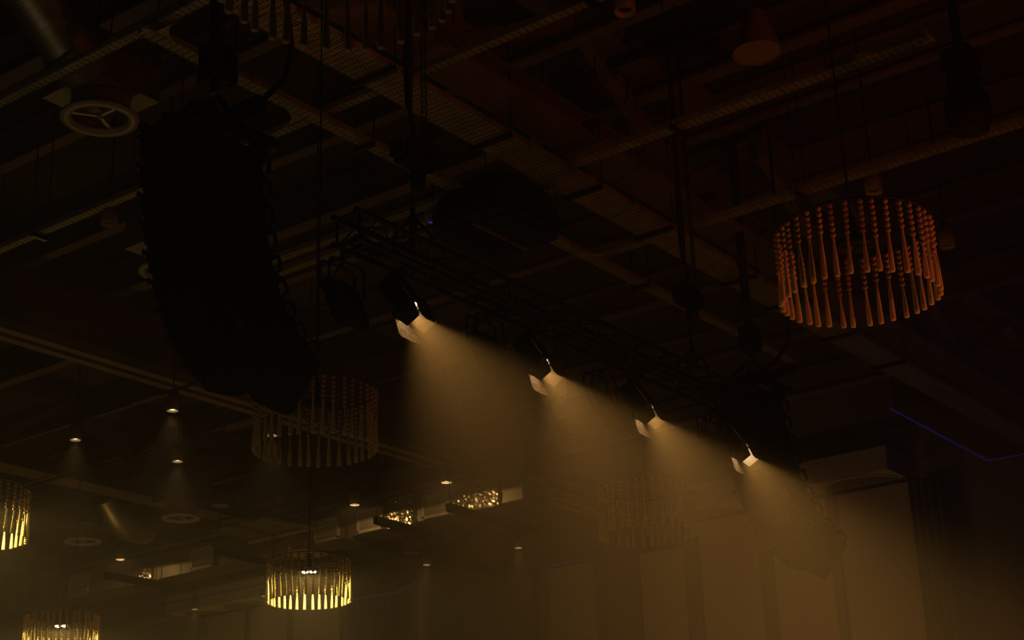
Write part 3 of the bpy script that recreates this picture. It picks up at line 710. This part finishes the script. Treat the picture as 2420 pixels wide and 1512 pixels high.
# ------------------------------------------------------------------ line array speaker columns
PH = [math.radians(a) for a in (2, 4, 7, 10, 14, 18, 23, 30, 38, 48)]
def line_array(x0, label):
    WD = 0.865; D = 0.49
    Rk = [None] * 10; Rk[9] = (7.696, 5.50)
    for k in range(8, -1, -1):
        a = (PH[k] + PH[k + 1]) / 2; Rk[k] = (Rk[k + 1][0] + 0.2236 * math.sin(a), Rk[k + 1][1] + 0.2236 * math.cos(a))
    t = thing('line_array', label, 'speaker', (x0, 7.6, 6.0), 'line array speaker columns')
    O = Vector((x0, 7.6, 6.0))
    def J(k, d, x, e=0.0):
        a = PH[k]; R0 = Rk[k]
        return Vector((x0 + x, R0[0] + d * math.cos(a) + e * -math.sin(a), R0[1] - d * math.sin(a) + e * -math.cos(a))) - O
    plan = [(0, 0.05), (0.05, 0), (WD - 0.05, 0), (WD, 0.05), (WD, D - 0.03), (WD - 0.03, D), (WD - 0.22, D - 0.01), (WD - 0.34, D - 0.04), (WD / 2 + 0.02, D - 0.10), (WD / 2 - 0.02, D - 0.10), (0.34, D - 0.04), (0.22, D - 0.01), (0.03, D), (0, D - 0.03)]
    m = len(plan)
    for k in range(9):
        g = 0.004
        V = [J(k, d, x, g) for x, d in plan] + [J(k + 1, d, x, -g) for x, d in plan]
        q = MB().add(V, [tuple(range(m)), tuple(range(m, 2 * m))[::-1]] + [(i, m + i, m + (i + 1) % m, (i + 1) % m) for i in range(m)])
        c = q.build('cabinet', 'cabinet', t)
        for x in (0.03, WD - 0.03):
            q = MB()
            a0, a1 = J(k, -0.055, x, 0.045), J(k + 1, -0.055, x, -0.045)
            b0, b1 = J(k, 0.01, x, 0.045), J(k + 1, 0.01, x, -0.045)
            q.bar(a0, a1, 0.02, 0.022, (1, 0, 0)); q.bar(a0, b0, 0.02, 0.022, (1, 0, 0)); q.bar(a1, b1, 0.02, 0.022, (1, 0, 0))
            q.build('rigging_bracket', 'blackmetal', c)
            q = MB(); q.bar(J(k, 0.0, x, -0.02), J(k, 0.0, x, 0.03), 0.03, 0.05, (1, 0, 0)); q.build('hinge_link', 'blackmetal', c)
        for x in (-0.008, WD + 0.008):
            q = MB(); q.bar(J(k, D - 0.05, x, 0.03), J(k + 1, D - 0.05, x, -0.03), 0.016, 0.06, (1, 0, 0)); q.build('front_rail', 'blackmetal', c)
            q = MB(); q.bar(J(k, D + 0.004, x, -0.02), J(k, D + 0.004, x, 0.025), 0.022, 0.03, (1, 0, 0)); q.build('front_pin', 'blackmetal', c)
            mid = (J(k, 0.14, x) + J(k + 1, 0.14, x)) / 2
            MB().box(mid, (0.012, 0.16, 0.07)).build('side_handle', 'black', c)
        # grille over the two front wings
        q = MB()
        for xa, xb in ((0.04, 0.36), (WD - 0.36, WD - 0.04)):
            P = [J(k, D + 0.004 - (0.03 if xa > 0.3 else 0), xa, 0.02), J(k, D + 0.004 - (0.03 if xa < 0.3 else 0), xb, 0.02), J(k + 1, D + 0.004 - (0.03 if xa < 0.3 else 0), xb, -0.02), J(k + 1, D + 0.004 - (0.03 if xa > 0.3 else 0), xa, -0.02)]
            q.add(P, [(0, 1, 2, 3)])
        q.build('front_grille', 'blackmetal', c)
    # flying frame on top
    q = MB(); z = Rk[0][1] + 0.03; yr = Rk[0][0]
    for x in (0.06, WD - 0.06): q.bar(Vector((x0 + x, yr - 0.12, z + 0.03)) - O, Vector((x0 + x, yr + D + 0.05, z + 0.0)) - O, 0.06, 0.09)
    for y in (yr - 0.08, yr + 0.2, yr + D - 0.02): q.bar(Vector((x0 - 0.02, y, z + 0.03)) - O, Vector((x0 + WD + 0.02, y, z + 0.03)) - O, 0.06, 0.08)
    q.bar(Vector((x0 + WD / 2, yr - 0.38, z + 0.13)) - O, Vector((x0 + WD / 2, yr + D + 0.1, z + 0.13)) - O, 0.08, 0.11)
    q.build('flying_frame', 'blackmetal', t)
    q = MB()
    for s in (-1, 1):
        q.bar(Vector((x0 + WD / 2 + s * 0.34, yr + 0.05, z + 0.05)) - O, Vector((x0 + WD / 2, yr + 0.12, z + 0.36)) - O, 0.03, 0.05, (0, 1, 0))
        q.bar(Vector((x0 + WD / 2 + s * 0.34, yr + 0.36, z + 0.05)) - O, Vector((x0 + WD / 2, yr + 0.18, z + 0.36)) - O, 0.03, 0.05, (0, 1, 0))
    q.build('lifting_bracket', 'blackmetal', t)
    # signal cable hanging from above in a curve to the frame
    pts = [(x0 + 0.97, yr - 0.10, DECK - 0.3), (x0 + 0.98, yr - 0.06, z + 1.5), (x0 + 1.02, yr - 0.10, z + 0.95), (x0 + 0.98, yr - 0.08, z + 0.68), (x0 + 0.80, yr + 0.02, z + 0.42), (x0 + 0.55, yr + 0.1, z + 0.25), (x0 + 0.46, yr + 0.14, z + 0.12)]
    MB().tube([Vector(p) - O for p in pts], 0.026, 8).build('signal_cable', 'rubber', t)
    return t, x0 + WD / 2, yr + 0.15, z + 0.36
for x0, lab, hl in ((7.25, 'tall black speaker column nearest the camera, curving at its foot', 'chain hoist lifting the nearer speaker column'),
                    (15.80, 'tall black speaker column at the far end, its foot veiled by the last beam', 'chain hoist lifting the far speaker column')):
    t, hx, hy, hz = line_array(x0, lab)
    h = thing('chain_hoist', hl, 'chain hoist', (hx, hy, hz), 'black chain hoists')
    q = MB(); q.box((0, 0, 0.28), (0.18, 0.2, 0.30)); q.lathe([(0.09, 0), (0.09, 0.2), (0.001, 0.21)], (0.12, 0.0, 0.2), 14); q.build('motor_body', 'black', h)
    MB().tube([(0, 0, 0.03), (0, 0, 0.16)], 0.04, 8).build('bottom_hook', 'blackmetal', h)
    MB().tube([(0.0, 0, 0.4), (-0.01, 0, 1.0), (0, 0, DECK - 0.5 - hz)], 0.055, 10).build('chain_cover', 'rubber', h)
    q = MB(); chain(q, 0.09, 0.02, 0.42, DECK - 0.5 - hz); q.build('upper_chain', 'blackmetal', h)
    MB().bar((0, -0.4, DECK - 0.5 - hz), (0, 0.9, DECK - 0.5 - hz), 0.1, 0.1).build('roof_beam_clamp', 'blackmetal', h)
# thin wire hanging between the column and the truss
tag(MB().tube([(7.861, 7.5, 10.6), (7.861, 7.5, 7.0), (7.848, 7.5, 5.21)], 0.006, 5).build('hanging_wire', 'rubber'), 'thin black wire hanging free beside the nearer speaker column', 'wire')

# ------------------------------------------------------------------ haze in the hall
hz = MB().box((11.5, 15.0, 5.5), (48, 68, 16)).build('haze', 'black')
hm = bpy.data.materials.new('stage_haze'); hm.use_nodes = True
nt = hm.node_tree; nt.nodes.clear()
out = nt.nodes.new('ShaderNodeOutputMaterial'); vsn = nt.nodes.new('ShaderNodeVolumeScatter')
vsn.inputs['Color'].default_value = (1.0, 0.92, 0.80, 1); vsn.inputs['Density'].default_value = 0.0115; vsn.inputs['Anisotropy'].default_value = 0.25
nt.links.new(vsn.outputs['Volume'], out.inputs['Volume'])
hz.data.materials.clear(); hz.data.materials.append(hm)
hz['kind'] = 'stuff'; hz['label'] = 'thin stage haze filling the hall, glowing in the beams'; hz['category'] = 'haze'
